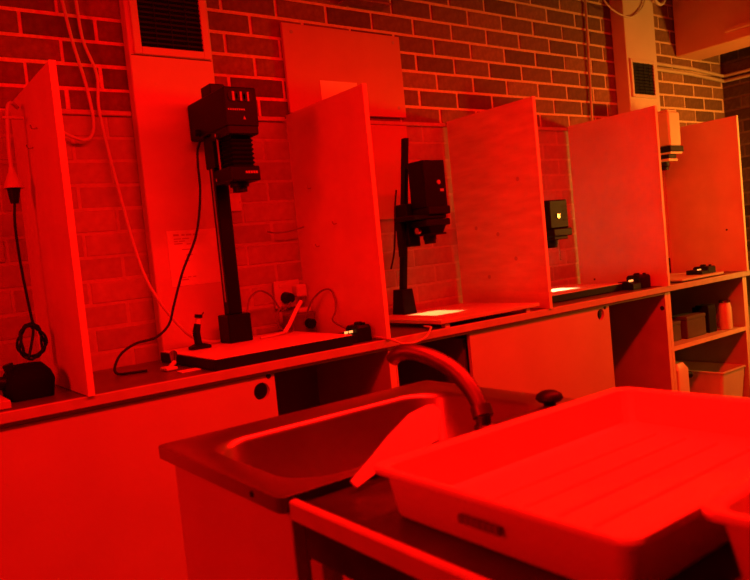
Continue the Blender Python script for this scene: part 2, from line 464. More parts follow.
def cabinet(label, x0, x1, th=.018, th0=None):
    t = thing('cabinet', label, 'cabinet', ((x0+x1)/2, -.28, 0.0), 'cabinets under the long bench top')
    a = th0 or th
    B('side_panel', M_carc, t, x0, x0+a, -.548, -.012, .002, ZK)
    B('side_panel', M_carc, t, x1-th, x1, -.548, -.012, .002, ZK)
    for xx, ww in ((x0, a), (x1-th, th)):
        B('side_edge', M_edge, t, xx+.0005, xx+ww-.0005, -.5505, -.548, .002, ZK)
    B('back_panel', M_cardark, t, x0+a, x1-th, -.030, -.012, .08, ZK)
    B('bottom_panel', M_carc, t, x0+a, x1-th, -.545, -.030, .08, .10)
    B('plinth', M_black, t, x0+a, x1-th, -.50, -.485, .002, .08)
    return t
c1 = cabinet('cabinet with one broad pale sliding door and an open bay, below the largest enlarger', -.55, 1.392, .03)
d1 = door_panel(-.50, .880, .105, ZK-.012, -.546, -.530, .828, .812, .029).build('sliding_door', M_door, c1)
B('track', M_carc, c1, -.52, 1.362, -.549, -.50, ZK-.010, ZK)
MB().cyl((.858,-.5475,.858),(.858,-.5455,.858), .009, n=12).build('hole_shadow_dot', M_dark, d1)  # black disc painted as the shadowed inside of a small hole
c2 = cabinet('cabinet with a pale sliding door left midway, dark gap beside it', 1.394, 3.243, .026, .006)
d2 = door_panel(1.790, 2.735, .105, ZK-.012, -.546, -.530, 2.668, .828, .027).build('sliding_door', M_door, c2)
B('track', M_carc, c2, 1.40, 3.217, -.549, -.50, ZK-.010, ZK)
MB().cyl((2.702,-.5475,.858),(2.702,-.5455,.858), .009, n=12).build('hole_shadow_dot', M_dark, d2)
MB().cyl((3.2160,-.53,.79),(3.2175,-.53,.79), .012, n=12).build('hole_shadow_dot', M_dark, c2)  # same black dot for a dark hole, nothing is cut out
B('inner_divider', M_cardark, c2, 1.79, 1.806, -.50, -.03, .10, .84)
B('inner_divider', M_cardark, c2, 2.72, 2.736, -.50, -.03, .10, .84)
c3 = cabinet('open shelf cabinet holding tins, a jar and a pale tub', 3.245, 4.068, .022, .024)
B('shelf', M_carc, c3, 3.269, 4.046, -.545, -.03, .555, .575)
B('shelf_edge', M_edge, c3, 3.269, 4.046, -.5485, -.545, .553, .577)
B('inner_floor', M_carc, c3, 3.269, 4.046, -.545, -.03, .13, .15)
c4 = cabinet('cabinet at the end of the bench beside the dark brick wall', 4.070, XR-.015, .02)
B('shelf', M_carc, c4, 4.090, XR-.035, -.545, -.03, .555, .575)

# ------------------------------------------------------------------ wall boards and papers
t = thing('wall_board', 'large pale board screwed to the bare brick above the bays', 'board', (1.71, -.02, 1.83))
B('panel', M_wboard, t, 1.366, 2.006, -.026, -.009, 1.856, 2.236, c=.0015)
for x, z in ((1.41, 2.20), (1.965, 2.205), (1.965, 1.90)):
    MB().cyl((x, -.028, z), (x, -.0255, z), .008, n=10).build('screw', M_carc, t)
o = B('lower_wall_board', M_wboard, None, 1.385, 2.006, -.020, -.0085, 1.38, 1.818, c=.0015)
tag(o, 'plain pale board fixed to painted brick behind the slim-column enlarger', 'board')
o = B('paper_sheet', M_paper, None, 1.531, 1.729, -.0285, -.0265, 1.872, 2.002)
tag(o, 'small blank white paper pinned to the large wall board', 'paper')
t = thing('instruction_sheet', 'printed paper notice taped to the white shaft behind the black cord', 'notice', (.85, -.062, 1.18))
B('sheet', M_paper, t, .752, .957, -.0620, -.0605, 1.176, 1.386)
prn = MB()
def dash(x0, x1, z, h=.004): prn.box(x0+.02, x1+.02, -.0628, -.0620, z-h/2, z+h/2)
for x0, x1 in ((.757,.778),(.789,.802),(.806,.829),(.835,.850)): dash(x0, x1, 1.369-(x0-.757)*.02, .007)
for z, segs in ((1.354, ((.757,.785),(.790,.818))), (1.345, ((.757,.772),(.776,.80))), (1.336, ((.757,.790),)), (1.333, ((.805,.822),)), (1.313, ((.785,.82),)),
                (1.292, ((.80,.825),)), (1.27, ((.79,.81),)), (1.208, ((.772,.79),(.797,.81),(.818,.83))), (1.199, ((.772,.80),))):
    for a, b in segs: dash(a, b, z)
prn.build('printed_lines', M_ink, t)['kind'] = 'stuff'

t = thing('shadow_box', 'added box standing in for a shadow on the brick above the large wall board', 'stand-in', (1.80, -.05, 2.36))  # box added where only a shadow falls on the brick
B('housing', M_brick, t, 1.69, 1.91, -.085, -.006, 2.362, 2.48, c=.004)  # body of the added shadow box
B('shadow_box_rim', M_brick, t, 1.68, 1.92, -.095, -.006, 2.352, 2.362, c=.002)
# ------------------------------------------------------------------ enlargers
def lensbox(t, cx, cy, ztop, zbot, r, ap=None):
    """lens barrel; with ap = (half width, half depth) it carries a film gate and a lit lamp that throws a bright rectangle down."""
    if ap is None:
        return MB().lathe([(r*1.25, ztop), (r*1.25, ztop-.3*(ztop-zbot)), (r, ztop-.35*(ztop-zbot)), (r, zbot), (r*.7, zbot), (r*.6, zbot+.006)], cx, cy, 24).build('lens', M_black, t, True)
    mb = MB(); n = 24
    mb.lathe([(r*1.2, ztop), (r*1.2, zbot+.02), (r*1.05, zbot+.014), (r*1.05, zbot)], cx, cy, n, cap0=True, cap1=False)
    hx, hy = ap
    ring = [(cx+r*1.05*math.cos(2*math.pi*i/n), cy+r*1.05*math.sin(2*math.pi*i/n), zbot) for i in range(n)]
    inner = []
    for i in range(n):
        a = 2*math.pi*i/n; c, s = math.cos(a), math.sin(a)
        k = 1/max(abs(c)/hx, abs(s)/hy); inner.append((cx+c*k, cy+s*k, zbot))
    # make sure the gate corners are square
    for sx in (1,-1):
        for sy in (1,-1):
            b = min(range(n), key=lambda i: (inner[i][0]-cx-sx*hx)**2+(inner[i][1]-cy-sy*hy)**2)
            inner[b] = (cx+sx*hx, cy+sy*hy, zbot)
    mb.loft([ring, inner], False, False)
    o = mb.build('lens', M_black2, t)
    return o
def lamp(name, loc, power, color):
    l = bpy.data.lights.new(name, 'POINT'); l.energy = power; l.color = color; l.shadow_soft_size = .0012
    o = bpy.data.objects.new(name, l); col.objects.link(o); o.location = loc; return o

# --- enlarger 1: large, on the left
ZB1 = .946
t = thing('photo_enlarger', 'large black enlarger with thick square column and boxy head before the white shaft', 'enlarger', (.95, -.33, ZC))
B('baseboard', M_bbside, t, .672, 1.206, -.553, -.075, ZC+.001, ZB1-.003, c=.002)
B('easel_surface', M_bb, t, .673, 1.205, -.552, -.076, ZB1-.003, ZB1)
B('column_foot', M_black, t, .890, .985, -.215, -.125, ZB1, 1.052, c=.004)
B('column', M_black, t, .908, .962, -.195, -.150, 1.052, 1.718, c=.003)
B('column_scale', M_grey, t, .9070, .9082, -.180, -.168, 1.10, 1.64)
hd = MB().box(.885, 1.012, -.385, -.070, 1.718, 1.855, c=.004).build('lamp_head', M_black, t)
B('head_block', M_black2, t, .900, .960, -.25, -.17, 1.855, 1.898, c=.004)
for k, x in enumerate((.918, .948, .976)):
    MB().cyl((x, -.388, 1.822), (x, -.380, 1.822), .019, n=20).build('dial', M_black2, hd)
    B('dial_mark', M_grey, hd, x-.003, x+.006-.001*k, -.3892, -.387, 1.806, 1.838)
nm = MB()
for k in range(8): nm.box(.895+k*.0085, .9005+k*.0085, -.3865, -.3845, 1.773, 1.779)
nm.build('name_plate', M_grey, hd)
MB().prism([(.949,1.742),(.961,1.742),(.955,1.754)], 'y', -.3870, -.384).build('badge', M_grey, hd)
MB().cyl((1.012, -.33, 1.75), (1.03, -.33, 1.75), .012, n=16).build('filter_knob', M_black2, t)
MB().cyl((.866, -.15, 1.735), (.885, -.15, 1.735), .014, n=16).build('lock_knob', M_black2, t)
B('carriage', M_black, t, .902, .968, -.225, -.140, 1.60, 1.718, c=.004)
B('arm', M_black2, t, .925, .970, -.30, -.235, 1.53, 1.58, c=.003)
B('condenser_plate', M_black2, t, .890, 1.008, -.385, -.235, 1.690, 1.722, c=.004)
loops = []
for k in range(15):
    z = 1.690 - k*(1.690-1.580)/14; e = .044 if k % 2 == 0 else .038
    loops.append([(.950-e, -.315-e, z), (.950+e, -.315-e, z), (.950+e, -.315+e, z), (.950-e, -.315+e, z)])
MB().loft(loops).build('bellows', M_rub, t)
B('rail', M_grey, t, .8895, .8945, -.285, -.280, 1.580, 1.690)
st = B('lens_stage', M_black, t, .884, .997, -.385, -.245, 1.528, 1.580, c=.004)
nm = MB()
for k in range(5): nm.box(.938+k*.010, .9455+k*.010, -.3865, -.3845, 1.553, 1.562)
nm.build('name_plate', M_grey, st)
MB().lathe([(.034, 1.528), (.034, 1.514), (.026, 1.512), (.026, 1.496), (.018, 1.496), (.014, 1.502)], .945, -.315, 24).build('lens', M_black2, t, True)
for y, z in ((-.30,1.70),(-.27,1.545)):
    MB().cyl((.878, y, z), (.889, y, z), .006, n=12).build('screw', M_chrome, t)

# --- enlarger 2: slim column, lit baseboard
ZB2 = .940
t = thing('photo_enlarger', 'black enlarger with slim leaning column, throwing light on its baseboard', 'enlarger', (1.86, -.33, ZC))
B('baseboard', M_bb2, t, 1.625, 2.215, -.563, -.075, ZB2-.016, ZB2, c=.002)
for x, y in ((1.67,-.54),(2.15,-.54),(1.67,-.11),(2.15,-.11)):
    B('foot', M_bb2, t, x-.012, x+.012, y-.012, y+.012, ZC+.001, ZB2-.016)
MB().loft([rrect(1.762,1.842,-.17,-.08,.01,ZB2,3), rrect(1.770,1.836,-.16,-.09,.01,1.052,3)]).build('column_foot', M_black, t)
MB().loft([rrect(1.788,1.816,-.145,-.115,.006,1.052,3), rrect(1.823,1.849,-.215,-.187,.006,1.722,3)]).build('column', M_black, t)
hd = MB().loft([rrect(1.802,1.925,-.345,-.238,.006,1.405,3), rrect(1.802,1.925,-.345,-.238,.006,1.604,3)]).build('lamp_head', M_black, t)
MB().cyl((1.880,-.349,1.508),(1.880,-.344,1.508), .010, n=16).build('head_disc', M_grey, hd)
B('name_plate', M_grey, hd, 1.886, 1.907, -.3465, -.3445, 1.468, 1.480)
B('filter_drawer', M_black2, t, 1.806, 1.932, -.352, -.240, 1.370, 1.405, c=.004)
B('carriage', M_black, t, 1.775, 1.842, -.236, -.150, 1.24, 1.43, c=.004)
B('cross_bar', M_black, t, 1.728, 1.915, -.34, -.20, 1.352, 1.372, c=.003)
B('negative_stage', M_black2, t, 1.785, 1.925, -.352, -.21, 1.322, 1.350, c=.004)
MB().loft([rrect(1.80,1.905,-.345,-.235,.006,1.322,3), rrect(1.82,1.895,-.335,-.245,.006,1.290,3)]).build('bellows', M_rub, t)
B('lens_board', M_black, t, 1.80, 1.90, -.345,-.235, 1.282, 1.290)
LX2, LY2 = 1.850, -.290
lensbox(t, LX2, LY2, 1.282, 1.246, .024, (.0090, .0095))
lamp('enlarger_lamp', (LX2, LY2, 1.246+.036-.0015), 12, (1.0, .70, .22))
B('side_strut', M_black, t, 1.738, 1.756, -.235, -.20, 1.20, 1.352, c=.002)
MB().cyl((1.775,-.20,1.33),(1.745,-.20,1.33), .018, n=16).build('focus_knob', M_black2, t)
MB().cyl((1.785,-.30,1.305),(1.770,-.30,1.305), .014, n=16).build('focus_knob', M_chrome, t)

# --- enlarger 3: half hidden
ZB3 = .945
t = thing('photo_enlarger', 'black enlarger half hidden by the knotty partition, lit paper below it', 'enlarger', (2.74, -.25, ZC))
B('baseboard', M_bbside, t, 2.45, 3.030, -.43, -.075, ZC+.003, ZB3-.003, c=.002)
B('easel_surface', M_bb2, t, 2.451, 3.029, -.429, -.076, ZB3-.003, ZB3)
B('column_foot', M_black, t, 2.63, 2.73, -.16, -.07, ZB3, 1.03, c=.004)
B('column', M_black, t, 2.665, 2.695, -.13, -.10, 1.03, 1.52, c=.003)
B('arm', M_black2, t, 2.66, 2.70, -.22, -.13, 1.27, 1.33, c=.003)
hd = B('lamp_head', M_black, t, 2.655, 2.800, -.30, -.20, 1.262, 1.408, c=.006)
MB().cyl((2.716,-.306,1.325),(2.716,-.299,1.325), .012, n=16).build('head_disc', M_chrome, hd)  # chrome disc put in for the bright glint on the head
for k in range(4): B('vent_slot', M_bbside, hd, 2.755, 2.792, -.3015, -.2995, 1.30+k*.022, 1.308+k*.022)
B('negative_stage', M_black2, t, 2.665, 2.812, -.31, -.20, 1.222, 1.262, c=.005)
B('lens_board', M_black2, t, 2.675, 2.785, -.30,-.205, 1.205, 1.222, c=.003)
MB().cyl((2.80,-.26,1.255),(2.818,-.26,1.255), .013, n=16).build('focus_knob', M_chrome, t)
LX3, LY3 = 2.735, -.235
lensbox(t, LX3, LY3, 1.205, 1.165, .024, (.0150, .0105))
lamp('enlarger_lamp', (LX3, LY3, 1.165+.0385), 20, (1.0, .75, .35))
MB().tube([(2.705,-.30,1.205),(2.704,-.302,1.15),(2.706,-.300,1.105),(2.712,-.302,1.10)], .0028, 6, 4).build('release_lever', M_chrome, t, True)

# --- enlarger 4: cream head
ZB4 = .925
t = thing('photo_enlarger', 'cream enlarger head on a dark column in the bay near the bulkhead', 'enlarger', (3.78, -.3, ZC))
B('baseboard', M_bb2, t, 3.40, 3.845, -.548, -.118, ZC+.006, ZB4, c=.003)
B('column_foot', M_black, t, 3.80, 3.88, -.20, -.12, ZB4, 1.02, c=.004)
B('column', M_black, t, 3.822, 3.856, -.175, -.14, 1.02, 1.70, c=.003)
hd = B('lamp_head', M_cream, t, 3.745, 3.868, -.335, -.13, 1.685, 1.888, c=.008)
B('cap', M_cream, hd, 3.755, 3.858, -.325, -.14, 1.888, 1.900, c=.004)
B('negative_stage', M_black2, t, 3.728, 3.872, -.345, -.16, 1.650, 1.685, c=.004)
B('stage_plate', M_cream, t, 3.735, 3.86, -.34, -.17, 1.638, 1.650)
B('condenser_plate', M_black2, t, 3.728, 3.81, -.33, -.2, 1.612, 1.638, c=.003)
B('filter_holder', M_cream, t, 3.725, 3.825, -.33, -.21, 1.596, 1.612, c=.003)
MB().lathe([(.035,1.596),(.035,1.572),(.028,1.566),(.028,1.55),(.02,1.55)], 3.765, -.27, 20).build('lens', M_black2, t, True)
MB().cyl((3.868,-.30,1.70),(3.882,-.30,1.70), .014, n=16).build('focus_knob', M_chrome, t)

# ------------------------------------------------------------------ focus finder on the first baseboard
t = thing('focus_finder', 'small black focus magnifier with clear eyepiece tube on the white easel', 'magnifier', (.775, -.20, ZB1))
fx, fy = .776, -.20
MB().loft([rrect(fx-.038,fx+.038,fy-.026,fy+.026,.014,ZB1+.0005,4), rrect(fx-.038,fx+.038,fy-.026,fy+.026,.014,ZB1+.010,4), rrect(fx-.018,fx+.018,fy-.016,fy+.016,.010,ZB1+.018,4)]).build('foot', M_black2, t)
MB().cyl((fx-.004,fy,ZB1+.014),(fx-.008,fy,ZB1+.062), .0135, n=16).build('body_tube', M_black2, t, True)
MB().cyl((fx-.008,fy,ZB1+.060),(fx+.000,fy,ZB1+.090), .0135, .012, n=16).build('neck', M_black2, t, True)
MB().cyl((fx+.000,fy,ZB1+.090),(fx+.006,fy,ZB1+.112), .0095, n=16).build('eyepiece_tube', M_cream, t, True)
MB().cyl((fx+.006,fy,ZB1+.112),(fx+.008,fy,ZB1+.124), .014, n=16).build('eyecup', M_black2, t, True)
MB().tube([(fx+.014,fy,ZB1+.118),(fx+.022,fy,ZB1+.122),(fx+.028,fy,ZB1+.130)], .002, 6, 3).build('lever', M_black2, t, True)

# ------------------------------------------------------------------ exposure timers
def timer(label, x0, x1, y0, y1, z, h, lit=True):
    t = thing('exposure_timer', label, 'timer', ((x0+x1)/2, (y0+y1)/2, z))
    xm = x0 + .42*(x1-x0)
    b = MB().prism([(y1, z+.001), (y0, z+.001), (y0, z+h*.45), (y0+.3*(y1-y0), z+h*.62), (y1, z+h*.62)], 'x', x0, xm).build('display_case', M_black2, t)
    if lit:
        B('digits', M_led, b, x0+.008, x0+.022, y0+.30*(y1-y0), y0+.34*(y1-y0), z+h*.61, z+h*.75)
        B('digits', M_led, b, x0+.028, x0+.044, y0+.30*(y1-y0), y0+.34*(y1-y0), z+h*.61, z+h*.75)
    MB().loft([rrect(xm,x1,y0,y1,.012,z+.001,4), rrect(xm,x1,y0,y1,.012,z+h*.85,4), rrect(xm+.006,x1-.006,y0+.006,y1-.006,.010,z+h,4)]).build('case', M_black2, t)
    MB().lathe([(.016,z+h*.99),(.016,z+h+.008),(.012,z+h+.011)], xm+.035, (y0+y1)/2, 16).build('knob', M_black2, t, True)
    B('switch', M_black, t, x1-.03, x1-.016, y0+.02, y0+.03, z+h*.99, z+h+.008)
    return t
timer('black timer with glowing readout at the corner of the white easel', 1.210, 1.325, -.515, -.43, ZC, .062)
timer('black timer with two glowing digits beside the half-hidden enlarger baseboard', 3.034, 3.200, -.49, -.40, ZC, .070)
timer('black timer lying on the baseboard of the cream enlarger', 3.665, 3.825, -.515, -.42, ZB4, .040)
# black box and coiled cord in the left bay
t = thing('transformer_box', 'lumpy black power box on the bench under a hanging coil of cord', 'power box', (.16, -.33, ZC))
MB().loft([rrect(.108,.225,-.42,-.27,.02,ZC+.001,4), rrect(.100,.235,-.42,-.27,.03,ZC+.050,4), rrect(.112,.228,-.41,-.28,.03,ZC+.075,4), rrect(.135,.212,-.38,-.30,.03,ZC+.097,4)]).build('case', M_rub, t, True)
MB().cyl((.104,-.36,ZC+.052),(.072,-.37,ZC+.062), .022, .014, n=14).build('plug', M_black2, t, True)
MB().cyl((.128,-.35,ZC+.072),(.118,-.35,ZC+.105), .015, n=14).build('knob', M_black2, t, True)
o = B('baseboard_corner', M_bb2, None, -.35, .088, -.52, -.12, ZC+.001, ZC+.024, c=.002)
tag(o, 'pale baseboard corner on the bench beside the lumpy black box', 'baseboard')

# ------------------------------------------------------------------ hanging socket, cords
t = thing('hanging_socket', 'bell-shaped pale cord socket hanging on a pale lead beside the partition', 'socket', (.215, -.25, 1.53))
MB().lathe([(.008,1.600),(.010,1.585),(.016,1.572),(.026,1.548),(.029,1.536),(.026,1.535),(.012,1.56)], .213, -.25, 20, cap1=False).build('bell', M_cordw, t, True)
MB().tube([(.262,-.20,1.795),(.240,-.23,1.802),(.225,-.248,1.785),(.219,-.25,1.74),(.214,-.25,1.66),(.213,-.25,1.595)], .0065, 8, 6).build('lead', M_cordw, t, True)
MB().box(.205,.265,-.256,-.244,1.748,1.756,c=.001).build('clip', M_cordw, t)
MB().cyl((.213,-.25,1.545),(.211,-.25,1.490), .021, .012, n=14).build('plug', M_black2, t, True)
def cord(name, label, pts, r, m, sub=6):
    o = MB().tube(pts, r, 8, sub).build(name, m, None, True); tag(o, label, 'cord'); return o
coil = [(.211,-.25,1.492),(.203,-.255,1.424),(.206,-.252,1.30),(.216,-.25,1.16),(.222,-.25,1.10)]
for k in range(0, 37):
    a = math.radians(80 - 30*k); rr = .042 + .006*math.sin(k*1.7)
    coil.append((.207+rr*math.cos(a)*(.95), -.25-.0011*k+.02*math.cos(a), 1.062+rr*1.18*math.sin(a)))
coil += [(.19,-.30,1.025),(.175,-.32,1.020)]
cord('coiled_cord', 'black cord dropping from the bell socket into a coil above the power box', coil, .0042, M_cordb, 3)
cord('looped_lead', 'pale lead hanging in a short loop on bare brick beside the partition edge',
     [(.478,-.03,2.26),(.484,-.03,2.214),(.502,-.03,2.077),(.532,-.03,1.922),(.543,-.03,1.806),(.533,-.03,1.748),(.506,-.035,1.727),(.47,-.04,1.733),(.434,-.04,1.751),(.38,-.04,1.79),(.30,-.05,1.83)], .006, M_cordw)
cord('long_lead', 'long pale lead trailing down the brick and across the white shaft to the easel',
     [(.526,-.03,2.26),(.531,-.03,2.22),(.539,-.03,2.081),(.574,-.03,1.96),(.568,-.03,1.818),(.605,-.035,1.53),(.638,-.07,1.27),(.672,-.13,1.13),(.745,-.145,1.015),(.80,-.13,.975),(.86,-.125,.955),(.90,-.122,.954)], .0058, M_cordw)
cord('head_cord', 'black cord looping from the large enlarger head down to the bench',
     [(.872,-.18,1.70),(.845,-.21,1.66),(.836,-.22,1.608),(.832,-.22,1.50),(.80,-.22,1.357),(.735,-.22,1.232),(.690,-.22,1.12),(.662,-.22,1.05),(.61,-.22,1.012),(.54,-.22,1.002),(.485,-.225,.975),(.458,-.23,.935),(.462,-.24,.913),(.50,-.26,.911),(.55,-.275,.911)], .0045, M_cordb)
cord('column_cord', 'thin dark cord hanging beside the slim enlarger column',
     [(1.80,-.15,1.50),(1.775,-.16,1.42),(1.755,-.17,1.32),(1.745,-.16,1.22),(1.735,-.14,1.15)], .004, M_cordb)
t = thing('cable_adapter', 'small pale cable connector lying on the bench by the easel corner', 'connector', (.66, -.30, ZC))
MB().cyl((.655,-.25,ZC+.045),(.640,-.29,ZC+.018), .013, .010, n=12).build('barrel', M_chrome, t, True)
MB().cyl((.640,-.29,ZC+.018),(.615,-.32,ZC+.010), .008, n=12).build('tip', M_cream, t, True)
B('tab', M_cream, t, .585, .625, -.36, -.30, ZC+.001, ZC+.012, c=.003)
o = B('paper_scrap', M_paper, None, .60, .665, -.455, -.41, ZC+.001, ZC+.004)
tag(o, 'small scrap of white paper on the dark bench by the easel', 'paper')

# ------------------------------------------------------------------ power outlet and its plugs
t = thing('power_outlet', 'pale wall power outlet crowded with plugs behind the large enlarger', 'outlet', (1.24, -.02, 1.07))
B('plate', M_cordw, t, 1.203, 1.325, -.022, -.006, 1.035, 1.150, c=.003)
MB().cyl((1.252,-.022,1.078),(1.252,-.062,1.076), .025, .021, n=18).build('plug', M_black2, t, True)
MB().box(1.285,1.335,-.066,-.022,1.075,1.128,c=.006).build('plug', M_tub, t)
B('switch', M_white, t, 1.225, 1.240, -.026, -.022, 1.125, 1.140, c=.001)
t = thing('blank_plate', 'small square pale wall plate on painted brick beside the enlarger column', 'wall plate', (1.065, -.012, 1.455))
B('plate', M_white, t, 1.028, 1.100, -.012, -.005, 1.452, 1.524, c=.002)
for x in (1.036, 1.092): MB().cyl((x, -.0132, 1.488), (x, -.0118, 1.488), .003, n=10).build('screw', M_grey, t)
t = thing('power_strip', 'dim grey multi-plug block lying against the wall by the partition', 'power strip', (1.27, -.07, ZC))
B('body', M_cordg, t, 1.215, 1.335, -.108, -.04, ZC+.001, ZC+.105, c=.006)
MB().cyl((1.30,-.108,ZC+.06),(1.30,-.135,ZC+.058), .020, n=16).build('plug', M_black2, t, True)
MB().box(1.265,1.325,-.10,-.05,ZC+.105,ZC+.125,c=.004).build('plug', M_tub, t)
cord('outlet_cord', 'thin dark cord arching from the enlarger column to the outlet plug',
     [(.992,-.17,1.045),(1.02,-.15,1.10),(1.08,-.12,1.125),(1.14,-.10,1.10),(1.175,-.09,1.05),(1.20,-.08,1.03),(1.25,-.066,1.06)], .004, M_cordg)
lp = [(1.18+.045*math.cos(math.radians(a)), -.135, 1.002+.05*math.sin(math.radians(a))) for a in range(60, 420, 30)]
cord('small_cord_loop', 'thin dark cord curled in a ring before the multi-plug block', lp + [(1.20,-.15,.955),(1.17,-.17,.9505)], .0035, M_cordg, 3)
cord('arched_cord', 'thin dark cord arching against the partition above the timer',
     [(1.27,-.13,.985),(1.29,-.16,1.055),(1.315,-.20,1.095),(1.335,-.24,1.10),(1.335,-.27,1.06),(1.325,-.28,1.015),(1.30,-.29,.985),(1.285,-.34,.97),(1.275,-.415,.955),(1.275,-.425,.945)], .0038, M_cordg)
o = MB().tube([(1.125,-.21,.956),(1.16,-.195,.985),(1.205,-.175,1.03),(1.245,-.155,1.063)], .0085, 10, 5).build('light_tube', M_paper, None, True)
tag(o, 'short white rigid tube leaning over the cords by the outlet', 'tube')
cord('easel_cord', 'pale cord lying across the back of the white easel',
     [(1.005,-.235,ZB1+.006),(1.05,-.225,ZB1+.006),(1.09,-.215,ZB1+.007),(1.125,-.21,ZB1+.010)], .005, M_cordw)
cord('brick_wire', 'thin wire poking from the painted brick beside the partition',
     [(1.20,-.02,1.36),(1.22,-.05,1.352),(1.27,-.06,1.353),(1.32,-.07,1.362),(1.342,-.08,1.368)], .003, M_cordg)
cord('bench_lead', 'thin lead drooping over the bench edge below the slim-column enlarger',
     [(1.345,-.50,.915),(1.352,-.585,.908),(1.40,-.598,.885),(1.46,-.60,.882),(1.515,-.598,.895),(1.55,-.588,.922),(1.572,-.56,.922),(1.61,-.48,.918)], .004, M_cordw)

# ------------------------------------------------------------------ pipes on the wall
cord_pts = None
o = MB().tube([(3.488,-.018,2.94),(3.486,-.018,2.606),(3.456,-.018,1.845)], .0075, 10, 1).build('conduit_pipe', M_pipe, None, True)
tag(o, 'thin vertical conduit on the bare brick beside the square-vent shaft', 'pipe')
for z, lab in ((2.275, 'upper painted pipe running along the brick under the bulkhead beam'), (2.238, 'lower painted pipe running along the brick under the bulkhead beam')):
    o = MB().tube([(4.097,-.022,z+.004),(4.6,-.022,z),(XR-.03,-.022,z-.022),(XR-.022,-.03,z-.023),(XR-.022,-.6,z-.028),(XR-.022,-1.6,z-.030)], .012, 10, 1).build('water_pipe', M_pipe, None, True)
    tag(o, lab, 'pipe')
cord('slack_wire', 'orange slack wire drooping across the top of the square-vent shaft',
     [(3.45,-.11,2.72),(3.531,-.112,2.578),(3.62,-.112,2.525),(3.72,-.112,2.505),(3.80,-.112,2.507),(3.88,-.112,2.545),(3.94,-.112,2.60),(3.98,-.112,2.70)], .005, M_cordw)
lp = [(4.10+.065*math.cos(math.radians(a)), -.125, 2.68+.065*math.sin(math.radians(a))) for a in range(0, 361, 24)]
o = MB().tube(lp, .010, 8, 2).build('cable_ring', M_cordw, None, True); tag(o, 'ring of coiled cable hung at the shaft corner', 'cable ring')

# ------------------------------------------------------------------ shelf contents
t = thing('tin_box', 'small grey box on the upper cabinet shelf against the side panel', 'box', (3.44,-.42,.575))
B('body', M_tin, t, 3.275, 3.500, -.46, -.36, .576, .664, c=.004); B('lid', M_tin, t, 3.273, 3.502, -.462, -.358, .664, .684, c=.003)
t = thing('tin_box', 'wide grey box on the upper cabinet shelf between a small box and the dark carton', 'box', (3.64,-.42,.575))
B('body', M_tin, t, 3.530, 3.730, -.48, -.36, .576, .680, c=.004); B('lid', M_tin, t, 3.528, 3.732, -.482, -.358, .680, .700, c=.003)
t = thing('dark_carton', 'dark upright carton on the upper shelf beside the glass jar', 'carton', (3.80,-.42,.575))
B('body', M_bbside, t, 3.765, 3.850, -.48, -.38, .576, .725, c=.003); B('flap', M_bbside, t, 3.767, 3.848, -.478, -.40, .725, .735)
t = thing('glass_jar', 'clear glass jar on the upper cabinet shelf', 'jar', (3.935,-.49,.575))
MB().lathe([(.034,.577),(.036,.585),(.036,.705),(.031,.722),(.031,.735),(.028,.735),(.028,.720),(.033,.703),(.033,.59),(.001,.588)], 3.935, -.49, 28).build('body', M_glass, t, True)
MB().lathe([(.033,.7355),(.033,.748),(.029,.751)], 3.935, -.49, 28).build('lid', M_chrome, t, True)
t = thing('plastic_jug', 'pale plastic bottle with black cap on the lower shelf', 'bottle', (3.40,-.46,.15))
MB().loft([rrect(3.335,3.455,-.52,-.42,.02,.152,4), rrect(3.335,3.455,-.52,-.42,.02,.43,4), rrect(3.36,3.44,-.50,-.44,.02,.462,4)]).build('body', M_tub, t, True)
MB().cyl((3.455,-.49,.392),(3.495,-.495,.382), .020, n=16).build('cap', M_black2, t, True)
t = thing('storage_tub', 'pale rectangular storage tub on the lower shelf', 'tub', (3.90,-.36,.15))
MB().loft([rrect(3.785,4.030,-.515,-.12,.02,.152,4), rrect(3.770,4.040,-.535,-.10,.02,.335,4), rrect(3.762,4.044,-.542,-.092,.02,.337,4), rrect(3.762,4.044,-.542,-.092,.02,.345,4), rrect(3.776,4.034,-.529,-.106,.02,.345,4), rrect(3.79,4.025,-.51,-.125,.02,.158,4)]).build('body', M_tub, t)
o = B('wall_switch', M_black2, None, XR-.03, XR-.008, -.62, -.50, 1.44, 1.58, c=.004); tag(o, 'black switch box on the dark brick end wall', 'switch')

# ------------------------------------------------------------------ stainless sink unit
t = thing('sink_unit', 'stainless steel trough sink on a white metal cabinet', 'sink', (.55, -1.55, 0.0))
x0, x1, y0, y1, zt = .205, .905, -1.787, -1.300, .900
loops = [rrect(x0+.012,x1-.012,y0+.012,y1-.012,.01,zt-.028), rrect(x0,x1,y0,y1,.012,zt-.024), rrect(x0,x1,y0,y1,.012,zt-.001), rrect(x0+.003,x1-.003,y0+.003,y1-.003,.012,zt+.0002), rrect(x0+.012,x1-.012,y0+.012,y1-.012,.012,zt-.0005),
         rrect(.262,.850,-1.750,-1.372,.085,zt-.004), rrect(.268,.844,-1.744,-1.378,.085,zt-.008), rrect(.274,.838,-1.738,-1.384,.085,zt-.018), rrect(.290,.822,-1.722,-1.400,.085,zt-.17),
         rrect(.310,.802,-1.702,-1.420,.075,zt-.195), rrect(.34,.772,-1.672,-1.45,.06,zt-.200)]
MB().loft(loops, cap0=False).build('basin', M_steel, t, True)
MB().lathe([(.030,zt-.1995),(.034,zt-.197),(.026,zt-.197),(.024,zt-.1995)], .56, -1.56, 24).build('drain', M_chrome, t, True)
B('side_panel', M_sinkp, t, .230, .246, -1.770, -1.318, .06, zt-.0285, c=.002)
B('side_panel', M_sinkp, t, .872, .890, -1.770, -1.318, .06, zt-.0285, c=.002)
B('back_panel', M_sinkp, t, .246, .872, -1.330, -1.316, .06, zt-.030)
B('front_panel', M_sinkp, t, .246, .872, -1.772, -1.756, .06, zt-.030)
